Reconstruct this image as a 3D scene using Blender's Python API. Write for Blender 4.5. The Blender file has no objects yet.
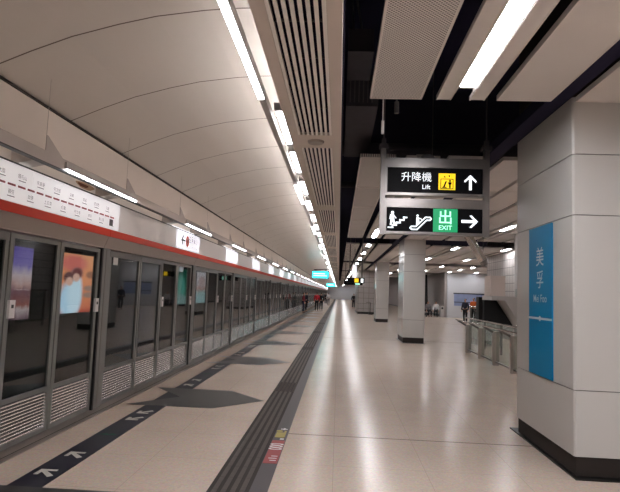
import bpy, bmesh, math, random
from mathutils import Vector, Matrix
random.seed(4)
SC = bpy.context.scene
COL = SC.collection
PI = math.pi

# ------------------------------------------------------------------ camera, world, exposure
CAM_H = 1.70
FOCAL_PX = 529.4
YAW, PITCH, ROLL = (math.radians(a) for a in (3.27, 4.97, 2.113))


def camera_axes(yaw, pitch, roll):
    f = Vector((-math.sin(yaw) * math.cos(pitch), math.cos(yaw) * math.cos(pitch), math.sin(pitch)))
    r = Vector((math.cos(yaw), math.sin(yaw), 0))
    u = r.cross(f)
    c, s = math.cos(roll), math.sin(roll)
    return c * r + s * u, -s * r + c * u, f


cam_data = bpy.data.cameras.new('camera')
cam = bpy.data.objects.new('camera', cam_data)
COL.objects.link(cam)
r_, u_, f_ = camera_axes(YAW, PITCH, ROLL)
cam.matrix_world = Matrix(((r_.x, u_.x, -f_.x, 0), (r_.y, u_.y, -f_.y, 0), (r_.z, u_.z, -f_.z, CAM_H), (0, 0, 0, 1)))
cam_data.sensor_fit = 'HORIZONTAL'
cam_data.sensor_width = 36
cam_data.lens = 36 * FOCAL_PX / 620
cam_data.clip_start = 0.05
cam_data.clip_end = 400
SC.camera = cam
SC.view_settings.view_transform = 'Standard'
SC.view_settings.look = 'None'
SC.view_settings.gamma = 1
SC.view_settings.use_curve_mapping = False
SC.view_settings.exposure = 0.36
w = bpy.data.worlds.new('world')
SC.world = w
w.use_nodes = True
w.node_tree.nodes['Background'].inputs[0].default_value = (0.5, 0.5, 0.55, 1)
w.node_tree.nodes['Background'].inputs[1].default_value = 0.02

# lamp strengths (the station's fluorescent fittings; the upward vault glow is added)
HALL_TUBE = 40.0
VAULT_TUBE = 8.0
VAULT_ADDED_GLOW = 44.0
RAIL_TUBE = 15.0

# ------------------------------------------------------------------ materials


def lin(c):
    return tuple(((v / 255) / 12.92 if v / 255 <= .04045 else ((v / 255 + .055) / 1.055) ** 2.4) for v in c) + (1,)


def mat(name, rgb, rough=.5, metal=0., emit=0., emit_rgb=None, spec=None, vary=0., scale=8., bump=0., coat=0.):
    m = bpy.data.materials.new(name)
    m.use_nodes = True
    nt = m.node_tree
    b = nt.nodes['Principled BSDF']
    b.inputs['Base Color'].default_value = lin(rgb)
    b.inputs['Roughness'].default_value = rough
    b.inputs['Metallic'].default_value = metal
    if spec is not None:
        b.inputs['Specular IOR Level'].default_value = spec
    if coat:
        b.inputs['Coat Weight'].default_value = coat
        b.inputs['Coat Roughness'].default_value = .08
    if emit:
        b.inputs['Emission Color'].default_value = lin(emit_rgb or rgb)
        b.inputs['Emission Strength'].default_value = emit
    if vary or bump:
        tc = nt.nodes.new('ShaderNodeTexCoord')
        n = nt.nodes.new('ShaderNodeTexNoise')
        n.inputs['Scale'].default_value = scale
        n.inputs['Detail'].default_value = 5
        nt.links.new(tc.outputs['Object'], n.inputs['Vector'])
        if vary:
            mx = nt.nodes.new('ShaderNodeMix')
            mx.data_type = 'RGBA'
            c = lin(rgb)
            mx.inputs['A'].default_value = tuple(max(0, v * (1 - vary)) for v in c[:3]) + (1,)
            mx.inputs['B'].default_value = tuple(min(1, v * (1 + vary)) for v in c[:3]) + (1,)
            nt.links.new(n.outputs['Fac'], mx.inputs['Factor'])
            nt.links.new(mx.outputs['Result'], b.inputs['Base Color'])
        if bump:
            bp = nt.nodes.new('ShaderNodeBump')
            bp.inputs['Strength'].default_value = bump
            bp.inputs['Distance'].default_value = .01
            nt.links.new(n.outputs['Fac'], bp.inputs['Height'])
            nt.links.new(bp.outputs['Normal'], b.inputs['Normal'])
    return m


def glass_mat(name, tint=(200, 205, 205), ior=1.6):
    m = bpy.data.materials.new(name)
    m.use_nodes = True
    nt = m.node_tree
    nt.nodes.remove(nt.nodes['Principled BSDF'])
    out = nt.nodes['Material Output']
    tr = nt.nodes.new('ShaderNodeBsdfTransparent')
    tr.inputs[0].default_value = lin(tint)
    gl = nt.nodes.new('ShaderNodeBsdfGlossy')
    gl.inputs['Roughness'].default_value = .02
    fr = nt.nodes.new('ShaderNodeFresnel')
    fr.inputs['IOR'].default_value = ior
    mx = nt.nodes.new('ShaderNodeMixShader')
    # the same reflectance on both faces of the sheet
    ge = nt.nodes.new('ShaderNodeNewGeometry')
    io = nt.nodes.new('ShaderNodeMix')
    io.data_type = 'FLOAT'
    io.inputs['A'].default_value = ior
    io.inputs['B'].default_value = 1 / ior
    nt.links.new(ge.outputs['Backfacing'], io.inputs['Factor'])
    nt.links.new(io.outputs['Result'], fr.inputs['IOR'])
    nt.links.new(fr.outputs[0], mx.inputs[0])
    nt.links.new(tr.outputs[0], mx.inputs[1])
    nt.links.new(gl.outputs[0], mx.inputs[2])
    nt.links.new(mx.outputs[0], out.inputs[0])
    return m


def floor_mat():
    m = mat('terrazzo', (188, 172, 158), rough=.2, spec=.12)
    nt = m.node_tree
    b = nt.nodes['Principled BSDF']
    tc = nt.nodes.new('ShaderNodeTexCoord')
    n1 = nt.nodes.new('ShaderNodeTexNoise')
    n1.inputs['Scale'].default_value = 1.3
    n1.inputs['Detail'].default_value = 6
    n2 = nt.nodes.new('ShaderNodeTexVoronoi')
    n2.inputs['Scale'].default_value = 55
    br = nt.nodes.new('ShaderNodeTexBrick')
    br.offset = 0
    br.inputs['Scale'].default_value = 1
    br.inputs['Brick Width'].default_value = .9
    br.inputs['Row Height'].default_value = .9
    br.inputs['Mortar Size'].default_value = .003
    br.inputs['Mortar Smooth'].default_value = .3
    for t in (n1, n2, br):
        nt.links.new(tc.outputs['Object'], t.inputs['Vector'])
    r1 = nt.nodes.new('ShaderNodeMix')
    r1.data_type = 'RGBA'
    r1.inputs['A'].default_value = lin((204, 187, 172))
    r1.inputs['B'].default_value = lin((220, 203, 188))
    nt.links.new(n1.outputs['Fac'], r1.inputs['Factor'])
    r2 = nt.nodes.new('ShaderNodeMix')
    r2.data_type = 'RGBA'
    r2.blend_type = 'MULTIPLY'
    r2.inputs['Factor'].default_value = .16
    nt.links.new(r1.outputs['Result'], r2.inputs['A'])
    nt.links.new(n2.outputs['Color'], r2.inputs['B'])
    r3 = nt.nodes.new('ShaderNodeMix')
    r3.data_type = 'RGBA'
    r3.inputs['B'].default_value = lin((150, 132, 120))
    mm = nt.nodes.new('ShaderNodeMath')
    mm.operation = 'MULTIPLY'
    mm.inputs[1].default_value = .45
    nt.links.new(br.outputs['Fac'], mm.inputs[0])
    nt.links.new(mm.outputs[0], r3.inputs['Factor'])
    nt.links.new(r2.outputs['Result'], r3.inputs['A'])
    nt.links.new(r3.outputs['Result'], b.inputs['Base Color'])
    # slight unevenness of the polish stretches the lamp reflections
    bp = nt.nodes.new('ShaderNodeBump')
    bp.inputs['Strength'].default_value = .05
    bp.inputs['Distance'].default_value = .004
    n3 = nt.nodes.new('ShaderNodeTexNoise')
    n3.inputs['Scale'].default_value = 14
    nt.links.new(tc.outputs['Object'], n3.inputs['Vector'])
    nt.links.new(n3.outputs['Fac'], bp.inputs['Height'])
    nt.links.new(bp.outputs['Normal'], b.inputs['Normal'])
    return m


def perforated_mat():
    m = mat('perforated_metal', (176, 163, 154), rough=.55)
    nt = m.node_tree
    b = nt.nodes['Principled BSDF']
    tc = nt.nodes.new('ShaderNodeTexCoord')
    mp = nt.nodes.new('ShaderNodeMapping')
    mp.inputs['Rotation'].default_value = (0, 0, PI / 4)
    v = nt.nodes.new('ShaderNodeTexVoronoi')
    v.inputs['Scale'].default_value = 42
    v.inputs['Randomness'].default_value = 0
    v.voronoi_dimensions = '2D'
    nt.links.new(tc.outputs['Object'], mp.inputs['Vector'])
    nt.links.new(mp.outputs[0], v.inputs['Vector'])
    cr = nt.nodes.new('ShaderNodeValToRGB')
    cr.color_ramp.elements[0].position = .30
    cr.color_ramp.elements[0].color = lin((124, 118, 115))
    cr.color_ramp.elements[1].position = .42
    cr.color_ramp.elements[1].color = lin((228, 220, 215))
    nt.links.new(v.outputs['Distance'], cr.inputs[0])
    nt.links.new(cr.outputs[0], b.inputs['Base Color'])
    return m


def tile_mat(name, rgb, size=.3, grout=(96, 92, 90), rough=.3):
    m = mat(name, rgb, rough=rough)
    nt = m.node_tree
    b = nt.nodes['Principled BSDF']
    tc = nt.nodes.new('ShaderNodeTexCoord')
    sx = nt.nodes.new('ShaderNodeSeparateXYZ')
    nt.links.new(tc.outputs['Object'], sx.inputs[0])
    ad = nt.nodes.new('ShaderNodeMath')
    nt.links.new(sx.outputs['X'], ad.inputs[0])
    nt.links.new(sx.outputs['Y'], ad.inputs[1])
    cx = nt.nodes.new('ShaderNodeCombineXYZ')
    nt.links.new(ad.outputs[0], cx.inputs['X'])
    nt.links.new(sx.outputs['Z'], cx.inputs['Y'])
    br = nt.nodes.new('ShaderNodeTexBrick')
    br.offset = 0
    br.inputs['Scale'].default_value = 1
    br.inputs['Brick Width'].default_value = size
    br.inputs['Row Height'].default_value = size
    br.inputs['Mortar Size'].default_value = .012
    br.inputs['Color1'].default_value = lin(rgb)
    br.inputs['Color2'].default_value = lin(tuple(v * .97 for v in rgb))
    br.inputs['Mortar'].default_value = lin(grout)
    nt.links.new(cx.outputs[0], br.inputs['Vector'])
    nt.links.new(br.outputs['Color'], b.inputs['Base Color'])
    return m


def advert_mat(name, stops, blobs, strength):
    """a backlit advertising print: a vertical run of colours with soft coloured shapes on it"""
    m = bpy.data.materials.new(name)
    m.use_nodes = True
    nt = m.node_tree
    b = nt.nodes['Principled BSDF']
    tc = nt.nodes.new('ShaderNodeTexCoord')
    sp = nt.nodes.new('ShaderNodeSeparateXYZ')
    nt.links.new(tc.outputs['Generated'], sp.inputs[0])
    cr = nt.nodes.new('ShaderNodeValToRGB')
    e = cr.color_ramp.elements
    e[0].position, e[0].color = stops[0][0], lin(stops[0][1])
    e[1].position, e[1].color = stops[-1][0], lin(stops[-1][1])
    for p, c in stops[1:-1]:
        k = e.new(p)
        k.color = lin(c)
    nz = nt.nodes.new('ShaderNodeTexNoise')
    nz.inputs['Scale'].default_value = 5
    nz.inputs['Detail'].default_value = 4
    nt.links.new(tc.outputs['Generated'], nz.inputs['Vector'])
    ma = nt.nodes.new('ShaderNodeMath')
    ma.operation = 'MULTIPLY_ADD'
    ma.inputs[1].default_value = .22
    nt.links.new(nz.outputs['Fac'], ma.inputs[0])
    sb = nt.nodes.new('ShaderNodeMath')
    sb.operation = 'SUBTRACT'
    sb.inputs[1].default_value = .11
    nt.links.new(sp.outputs['Z'], sb.inputs[0])
    nt.links.new(sb.outputs[0], ma.inputs[2])
    nt.links.new(ma.outputs[0], cr.inputs[0])
    last = cr.outputs[0]
    for (y, z, ry, rz, c) in blobs:
        mp = nt.nodes.new('ShaderNodeMapping')
        mp.vector_type = 'TEXTURE'
        mp.inputs['Location'].default_value = (.5, y, z)
        mp.inputs['Scale'].default_value = (9, ry, rz)
        nt.links.new(tc.outputs['Generated'], mp.inputs['Vector'])
        gr = nt.nodes.new('ShaderNodeTexGradient')
        gr.gradient_type = 'SPHERICAL'
        nt.links.new(mp.outputs[0], gr.inputs[0])
        rm = nt.nodes.new('ShaderNodeMapRange')
        rm.inputs['From Min'].default_value = .1
        rm.inputs['From Max'].default_value = .45
        nt.links.new(gr.outputs['Fac'], rm.inputs[0])
        mx = nt.nodes.new('ShaderNodeMix')
        mx.data_type = 'RGBA'
        mx.inputs['B'].default_value = lin(c)
        nt.links.new(rm.outputs[0], mx.inputs['Factor'])
        nt.links.new(last, mx.inputs['A'])
        last = mx.outputs['Result']
    nt.links.new(last, b.inputs['Base Color'])
    nt.links.new(last, b.inputs['Emission Color'])
    b.inputs['Emission Strength'].default_value = strength
    b.inputs['Roughness'].default_value = .6
    return m


M = {}
M['floor'] = floor_mat()
M['perf'] = perforated_mat()
M['panel'] = mat('ceiling_enamel', (222, 214, 209), .5, vary=.04, scale=3)
M['panel_edge'] = mat('panel_edge', (224, 216, 210), .45)
M['void'] = mat('black_void', (38, 35, 58), .9, spec=.2)
M['void_thing'] = mat('dark_service', (66, 62, 68), .7, vary=.2)
M['void_light'] = mat('dusty_service', (92, 90, 92), .7, vary=.2)
M['vault'] = mat('vault_panel', (200, 191, 181), .4, vary=.03, scale=1.2)
M['joint'] = mat('dark_joint', (40, 32, 28), .8)
M['vault_back'] = mat('vault_backing', (104, 90, 80), .8)
M['wall'] = mat('upper_wall', (228, 218, 209), .6, vary=.04, scale=2)
M['soffit'] = mat('soffit_metal', (208, 194, 184), .5, vary=.04, scale=3)
M['slat'] = mat('slat_metal', (234, 226, 220), .5)
M['white_fascia'] = mat('fascia_enamel', (232, 229, 228), .35, vary=.02, scale=2)
M['map_white'] = mat('map_white', (226, 224, 226), .4, emit=.36)
M['ledge_added_glow'] = mat('ledge_added_glow', (240, 238, 236), .4, emit=.9)  # dim glow of the strip added on top of the headers
M['ledge_white'] = mat('ledge_white', (240, 240, 244), .4, emit=2.2)
M['lit_white'] = mat('lit_white', (240, 240, 248), .4, emit=.55)
M['red'] = mat('red_band', (196, 52, 30), .5, spec=.2)
M['map_red'] = mat('map_red', (140, 28, 44), .5)
M['ink'] = mat('ink', (60, 58, 60), .6)
M['map_ink'] = mat('map_ink', (128, 122, 124), .6)
M['faint_ink'] = mat('faint_ink', (128, 108, 114), .6)
M['black'] = mat('black_trim', (22, 20, 20), .5)
M['steel'] = mat('stainless', (128, 123, 120), .28, .9, vary=.06, scale=20)
M['post_steel'] = mat('post_steel', (186, 176, 168), .35, .5)
M['steel_bright'] = mat('polished_steel', (188, 182, 176), .2, .95)
M['steel_dark'] = mat('door_frame_metal', (124, 123, 120), .4, .2, vary=.05, scale=9)
M['lip'] = mat('header_lip', (164, 152, 144), .4, .3)
M['louvre'] = mat('louvre_steel', (176, 171, 167), .27, .8)
M['glass'] = glass_mat('door_glass', (202, 206, 206), 1.58)
M['rail_glass'] = glass_mat('rail_glass', (240, 246, 244), 1.25)
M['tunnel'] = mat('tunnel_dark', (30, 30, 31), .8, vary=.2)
M['clad'] = mat('column_enamel', (197, 194, 190), .2, vary=.02, scale=2, spec=.28)
M['plinth'] = mat('plinth_stone', (26, 23, 22), .4, vary=.15, scale=40)
M['blue'] = mat('station_blue', (0, 128, 178), .45, spec=.1)
M['white'] = mat('white_print', (228, 230, 232), .5)
M['pale_print'] = mat('pale_print', (186, 208, 220), .5)
M['tact'] = mat('tactile_tile', (88, 81, 77), .65, spec=.3, vary=.12, scale=40)
M['tact_base'] = mat('tactile_ground', (60, 55, 53), .75, spec=.25)
M['tact2'] = mat('plain_dark_tile', (76, 72, 76), .45, spec=.3, vary=.06, scale=30)
M['navy'] = mat('navy_vinyl', (26, 26, 42), .35, spec=.3)
M['grey_vinyl'] = mat('grey_vinyl', (56, 54, 53), .3, spec=.4, vary=.04, scale=10)
M['arrow_white'] = mat('arrow_white', (206, 204, 194), .5)
M['green_print'] = mat('green_print', (36, 92, 74), .5)
M['sticker_red'] = mat('sticker_red', (158, 38, 44), .4)
M['sticker_yellow'] = mat('sticker_yellow', (170, 156, 64), .4)
M['sill'] = mat('sill_steel', (140, 130, 123), .35, .4)
M['sign_black'] = mat('sign_black', (15, 14, 17), .4, spec=.08)
M['sign_white'] = mat('sign_white', (245, 250, 255), .4, emit=.85)
M['sign_yellow'] = mat('sign_yellow', (250, 214, 20), .4, emit=.75)
M['sign_green'] = mat('sign_green', (0, 148, 92), .4, emit=.65)
M['sign_ice'] = mat('sign_ice', (180, 250, 225), .4, emit=.8)
M['screen'] = mat('screen_cyan', (40, 225, 235), .3, emit=2.6)
M['screen_white'] = mat('screen_white', (200, 255, 255), .3, emit=2.2)
M['tube_hall'] = mat('tube_hall', (255, 250, 244), .5, emit=HALL_TUBE, emit_rgb=(250, 250, 255))
M['tube_vault'] = mat('tube_vault', (255, 250, 244), .5, emit=VAULT_TUBE, emit_rgb=(250, 250, 255))
M['vault_added_glow'] = mat('vault_added_glow', (255, 250, 244), .5, emit=VAULT_ADDED_GLOW, emit_rgb=(250, 250, 255))  # glow of the added upward emitters that brighten the vault
M['tube_rail'] = mat('tube_rail', (255, 252, 248), .5, emit=RAIL_TUBE, emit_rgb=(250, 250, 255))
M['lamp_grey'] = mat('lamp_housing', (160, 155, 151), .45)
M['rail_grey'] = mat('rail_grey', (164, 155, 149), .45)
M['rust'] = mat('rust_stain', (104, 52, 24), .8, vary=.4, scale=30)
M['rust_pale'] = mat('rust_pale', (176, 142, 112), .8, vary=.2, scale=30)
M['box_white'] = mat('box_white', (214, 208, 206), .4)
M['tile'] = tile_mat('grey_wall_tile', (168, 162, 158), .45)
M['tile_small'] = tile_mat('small_wall_tile', (196, 190, 186), .34, grout=(100, 96, 95))
M['hall_wall'] = mat('hall_wall', (170, 163, 159), .5, vary=.04)
M['hall_pale'] = mat('hall_pale', (206, 207, 210), .85, spec=.15)
M['beige_box'] = mat('beige_box', (222, 208, 200), .5)
M['grey_clad'] = mat('grey_clad', (196, 192, 190), .45, .2)
M['poster_blue'] = mat('poster_blue', (146, 160, 196), .5, vary=.2, scale=4)
M['skin'] = mat('skin', (190, 146, 122), .6)
M['hair'] = mat('hair', (26, 20, 18), .6)
M['c_red'] = mat('red_cloth', (176, 30, 44), .8)
M['c_black'] = mat('black_cloth', (28, 28, 32), .8)
M['c_navy'] = mat('navy_cloth', (40, 44, 62), .8)
M['c_white'] = mat('white_cloth', (206, 204, 204), .8)
M['c_orange'] = mat('orange_cloth', (206, 100, 40), .8)
M['c_grey'] = mat('grey_cloth', (120, 116, 118), .8)
M['c_maroon'] = mat('maroon_cloth', (120, 40, 50), .8)
M['ad_purple'] = advert_mat('advert_dusk', [(0, (120, 90, 100)), (.12, (190, 170, 170)), (.2, (150, 92, 84)), (.38, (118, 82, 92)), (.48, (196, 156, 150)), (.62, (206, 186, 190)), (.76, (120, 106, 176)), (1, (96, 78, 164))], [], 1.1)
M['ad_orange'] = advert_mat('advert_orange', [(0, (176, 62, 40)), (.06, (206, 112, 76)), (.5, (224, 138, 90)), (1, (226, 156, 112))],
                            [(.36, .84, .5, .2, (206, 110, 100)), (.30, .22, .40, .42, (176, 208, 230)), (.42, .34, .28, .5, (200, 222, 236)), (.24, .60, .2, .13, (96, 62, 62)), (.46, .68, .22, .13, (112, 62, 62)), (.26, .53, .13, .1, (214, 168, 150)), (.44, .60, .13, .1, (214, 168, 150)), (.86, .66, .2, .09, (150, 96, 72)), (.86, .42, .26, .07, (150, 120, 110)), (.84, .3, .26, .07, (150, 120, 110))], 1.6)
M['ad_green'] = advert_mat('advert_green', [(0, (60, 130, 118)), (.3, (30, 140, 110)), (.6, (20, 120, 94)), (1, (14, 96, 76))], [(.5, .45, .5, .5, (110, 196, 178)), (.5, .1, .8, .25, (170, 200, 196))], .7)
M['ad_red'] = advert_mat('advert_pale', [(0, (170, 214, 218)), (.34, (160, 204, 206)), (.45, (190, 120, 110)), (.6, (206, 190, 196)), (1, (226, 220, 226))], [(.5, .72, .4, .2, (196, 160, 160))], .85)

# ------------------------------------------------------------------ mesh helpers
WLOC = {}


class MB:
    def __init__(s):
        s.v, s.f, s.m = [], [], []

    def add(s, pts, faces, mi=0):
        n = len(s.v)
        s.v += [tuple(p) for p in pts]
        s.f += [tuple(i + n for i in f) for f in faces]
        s.m += [mi] * len(faces)
        return s

    def box(s, x0, x1, y0, y1, z0, z1, mi=0):
        p = [(x, y, z) for z in (z0, z1) for y in (y0, y1) for x in (x0, x1)]
        return s.add(p, [(0, 2, 3, 1), (4, 5, 7, 6), (0, 1, 5, 4), (2, 6, 7, 3), (0, 4, 6, 2), (1, 3, 7, 5)], mi)

    def prism(s, poly, axis, a, b, mi=0):
        """poly: 2-D outline in the other two axes, extruded from a to b along axis"""
        def P(q, t):
            return {'x': (t, q[0], q[1]), 'y': (q[0], t, q[1]), 'z': (q[0], q[1], t)}[axis]
        n = len(poly)
        pts = [P(q, a) for q in poly] + [P(q, b) for q in poly]
        fs = [tuple(range(n))[::-1], tuple(range(n, 2 * n))]
        fs += [(i, (i + 1) % n, n + (i + 1) % n, n + i) for i in range(n)]
        return s.add(pts, fs, mi)

    def tube(s, p0, p1, r, n=10, r1=None, mi=0):
        p0, p1 = Vector(p0), Vector(p1)
        d = (p1 - p0).normalized()
        a = d.orthogonal().normalized()
        b = d.cross(a)
        r1 = r if r1 is None else r1
        pts = []
        for p, rr in ((p0, r), (p1, r1)):
            for i in range(n):
                t = 2 * PI * i / n
                pts.append(p + (a * math.cos(t) + b * math.sin(t)) * rr)
        fs = [tuple(range(n))[::-1], tuple(range(n, 2 * n))]
        fs += [(i, (i + 1) % n, n + (i + 1) % n, n + i) for i in range(n)]
        return s.add(pts, fs, mi)

    def bar(s, p0, p1, w, h, mi=0):
        p0, p1 = Vector(p0), Vector(p1)
        d = (p1 - p0).normalized()
        a = d.cross(Vector((0, 0, 1)))
        a = a.normalized() if a.length > 1e-4 else Vector((1, 0, 0))
        b = a.cross(d)
        pts = [p + a * (w / 2 * i) + b * (h / 2 * j) for p in (p0, p1) for (i, j) in ((-1, -1), (1, -1), (1, 1), (-1, 1))]
        return s.add(pts, [(3, 2, 1, 0), (4, 5, 6, 7), (0, 1, 5, 4), (1, 2, 6, 5), (2, 3, 7, 6), (3, 0, 4, 7)], mi)

    def flat(s, poly, o, u, v, mi=0):
        o, u, v = Vector(o), Vector(u), Vector(v)
        return s.add([o + u * a + v * b for a, b in poly], [tuple(range(len(poly)))], mi)

    def slab(s, poly, o, u, v, t, mi=0):
        """a thin solid plate of outline poly in the plane (u, v), t thick along u x v"""
        o, u, v = Vector(o), Vector(u), Vector(v)
        n = len(poly)
        w_ = u.cross(v).normalized() * t
        pts = [o + u * a + v * b for a, b in poly] + [o + u * a + v * b + w_ for a, b in poly]
        fs = [tuple(range(n))[::-1], tuple(range(n, 2 * n))]
        fs += [(i, (i + 1) % n, n + (i + 1) % n, n + i) for i in range(n)]
        return s.add(pts, fs, mi)

    def text(s, body, o, u, v, size, mi=0, align='CENTER', stretch=1.0, bold=.006):
        cu = bpy.data.curves.new('lettering', 'FONT')
        cu.body = body
        cu.size = 1
        cu.align_x = align
        cu.align_y = 'CENTER'
        cu.offset = bold
        ob = bpy.data.objects.new('lettering', cu)
        COL.objects.link(ob)
        bpy.context.view_layer.update()
        dg = bpy.context.evaluated_depsgraph_get()
        me = bpy.data.meshes.new_from_object(ob.evaluated_get(dg))
        o, u, v = Vector(o), Vector(u), Vector(v)
        s.add([o + u * (q.co.x * size * stretch) + v * (q.co.y * size) for q in me.vertices], [tuple(p.vertices) for p in me.polygons], mi)
        bpy.data.objects.remove(ob)
        bpy.data.curves.remove(cu)
        bpy.data.meshes.remove(me)
        return s

    def build(s, name, mats, parent=None, origin=None, smooth=False):
        me = bpy.data.meshes.new(name)
        if parent is not None:
            off = WLOC[parent.name]
        else:
            off = Vector(origin or (0, 0, 0))
        me.from_pydata([tuple(Vector(p) - off) for p in s.v], [], s.f)
        ms = mats if isinstance(mats, (list, tuple)) else [mats]
        for k in ms:
            me.materials.append(M[k] if isinstance(k, str) else k)
        for p, i in zip(me.polygons, s.m):
            p.material_index = i
            p.use_smooth = smooth
        me.update()
        ob = bpy.data.objects.new(name, me)
        COL.objects.link(ob)
        if parent is not None:
            ob.parent = parent
        else:
            ob.location = off
        WLOC[ob.name] = off.copy()
        return ob


def tag(o, label=None, cat=None, group=None, kind=None):
    if label:
        o['label'] = label
    if cat:
        o['category'] = cat
    if group:
        o['group'] = group
    if kind:
        o['kind'] = kind
    return o


def thing(name, loc, label, cat, group=None):
    o = bpy.data.objects.new(name, None)
    o.empty_display_size = .1
    COL.objects.link(o)
    o.location = loc
    WLOC[o.name] = Vector(loc)
    return tag(o, label, cat, group)


def dup(root, delta, label=None, group=None):
    """a copy of a thing with copies of its parts and their sub-parts, moved by delta"""
    r = root.copy()
    COL.objects.link(r)
    r.location = root.location + Vector(delta)
    WLOC[r.name] = WLOC[root.name] + Vector(delta)
    if label:
        r['label'] = label
    if group:
        r['group'] = group
    for ch in list(root.children):
        c = ch.copy()
        COL.objects.link(c)
        c.parent = r
        for g in list(ch.children):
            d = g.copy()
            COL.objects.link(d)
            d.parent = c
    return r


def struct(name, mb, mats, label=None):
    o = mb.build(name, mats)
    o['kind'] = 'structure'
    if label:
        o['label'] = label
    return o


ORD = ['first', 'second', 'third', 'fourth', 'fifth', 'sixth', 'seventh', 'eighth', 'ninth', 'tenth', 'eleventh', 'twelfth']
X1, Y1, Z1 = Vector((1, 0, 0)), Vector((0, 1, 0)), Vector((0, 0, 1))
BAY = 4.55           # platform door module
SEAM = 7.12          # one door post's near edge
PSD = -3.28          # plane of the platform doors
FAR = 150.0          # end wall
NEAR = -7.0
BAYS = range(-2, int((FAR - SEAM) / BAY))

# ------------------------------------------------------------------ shell
struct('floor', MB().box(-3.34, 16, NEAR, FAR, -.3, 0), 'floor')
struct('floor_joint', MB().box(-.545, 3.6, 6.495, 6.507, 0, .0015).box(-.545, 9, 20.44, 20.455, 0, .0015).box(-.545, 9, 34.4, 34.41, 0, .0015), 'joint')
struct('wall_near', MB().box(-7.4, 16, NEAR - .2, NEAR, -1.3, 5.4), 'hall_wall')
struct('wall_far', MB().box(-7.4, 16, FAR, FAR + .2, -1.3, 5.4), 'hall_pale')
struct('wall_right', MB().box(14, 14.2, NEAR, FAR, 0, 5.4), 'hall_wall')
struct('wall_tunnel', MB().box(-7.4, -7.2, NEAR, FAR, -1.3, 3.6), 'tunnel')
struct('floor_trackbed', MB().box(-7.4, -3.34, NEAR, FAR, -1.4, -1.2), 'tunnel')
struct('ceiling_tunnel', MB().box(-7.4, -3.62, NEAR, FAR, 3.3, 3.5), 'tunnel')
struct('wall_left', MB().box(-3.62, -3.31, NEAR, FAR, 2.856, 3.655), 'wall')

# vault: curved sheets with dark joints between them
PROF = [(-3.31, 3.655), (-3.1, 3.745), (-2.9, 3.83), (-2.53, 3.97), (-2.1, 4.09), (-1.75, 4.17), (-1.3, 4.23), (-1.0, 4.252), (-.7, 4.26), (-.42, 4.262)]
mb = MB()
y = 6.09 - 1.5167 * 8
while y < FAR:
    a, b = y + .009, y + 1.5167 - .009
    for (p, q) in zip(PROF, PROF[1:]):
        n0 = len(mb.v)
        mb.add([(p[0], a, p[1]), (q[0], a, q[1]), (q[0], b, q[1]), (p[0], b, p[1])], [(0, 1, 2, 3)])
    y += 1.5167
o = struct('ceiling_vault', mb, 'vault')
for p in o.data.polygons:
    p.use_smooth = True
mb = MB()
for (p, q) in zip(PROF, PROF[1:]):
    mb.prism([(p[0], p[1] + .02), (q[0], q[1] + .02), (q[0], q[1] + .06), (p[0], p[1] + .06)], 'y', NEAR, FAR)
struct('ceiling_backing', mb, 'vault_back')
struct('trim_vault', MB().box(-3.312, -3.285, NEAR, FAR, 3.628, 3.652), 'joint', 'dark shadow gap where the vault meets the pale wall')

# slotted soffit between the vault and the hall
SX0, SX1, SZ = -.52, -.027, 3.20
SLOT0, SLOTP, SLOTL = 5.41, 4.2, 3.75
for q in ((SX0, -.438, NEAR, FAR, SZ, SZ + .03), (-.112, SX1, NEAR, FAR, SZ, SZ + .03), (SX0, SX0 + .02, NEAR, FAR, SZ + .03, 4.28), (SX1 - .02, SX1, NEAR, FAR, SZ + .03, 5.2)):
    struct('ceiling_soffit', MB().box(*q), 'soffit')
k = -3
while SLOT0 + SLOTP * k < FAR:
    struct('ceiling_soffit', MB().box(-.438, -.112, SLOT0 + SLOTP * k + SLOTL, min(SLOT0 + SLOTP * (k + 1), FAR), SZ, SZ + .03), 'soffit')
    k += 1
struct('ceiling_soffit_void', MB().box(SX0 + .02, SX1 - .02, NEAR, FAR, SZ + .35, SZ + .4), 'void')


def slot_grille(label, group=None):
    y0 = SLOT0
    t = thing('air_grille', (-.275, y0, SZ), label, 'air grille', group)
    m = MB()
    for i in range(8):
        x = -.425 + .3 * (i + .0) / 7
        m.box(x - .0115, x + .0115, y0, y0 + SLOTL, SZ + .001, SZ + .014)
    for i in range(8):
        yy = y0 + SLOTL * (i + .5) / 8
        m.box(-.42, -.13, yy - .006, yy + .006, SZ + .0145, SZ + .03, 1)
    m.build('grating', ['slat', 'void_thing'], t)
    return t


g0 = slot_grille('ceiling slot grille just beyond the oval loudspeaker in the platform soffit', 'soffit air grilles')
dup(g0, (0, -SLOTP, 0), 'large ceiling slot grille overhead, nearest of the soffit grilles before the oval loudspeaker')
dup(g0, (0, -2 * SLOTP, 0), 'soffit slot grille behind the viewer, outside the picture')
for k in range(1, int((FAR - SLOT0) / SLOTP)):
    lab = '%s soffit slot grille beyond the oval loudspeaker' % ORD[k] if k < 6 else 'distant soffit slot grille foreshortened above the yellow-edge strip'
    dup(g0, (0, SLOTP * k, 0), lab)
m = MB()
m.tube((-.275, 5.17, SZ), (-.275, 5.17, SZ - .02), .085, 20, .075)
sp = m.build('ceiling_loudspeaker', 'lip', origin=(-.275, 5.17, SZ))
tag(sp, 'round grey loudspeaker disc set between two soffit slot grilles', 'loudspeaker')

# dark service void over the hall
struct('ceiling_void', MB().box(SX1 - .02, 14.2, NEAR, FAR, 5.2, 5.4), 'void')
struct('wall_void', MB().box(SX1, SX1 + .01, NEAR, FAR, SZ + .22, 5.2), 'void', 'black painted side of the soffit facing the void')

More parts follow.
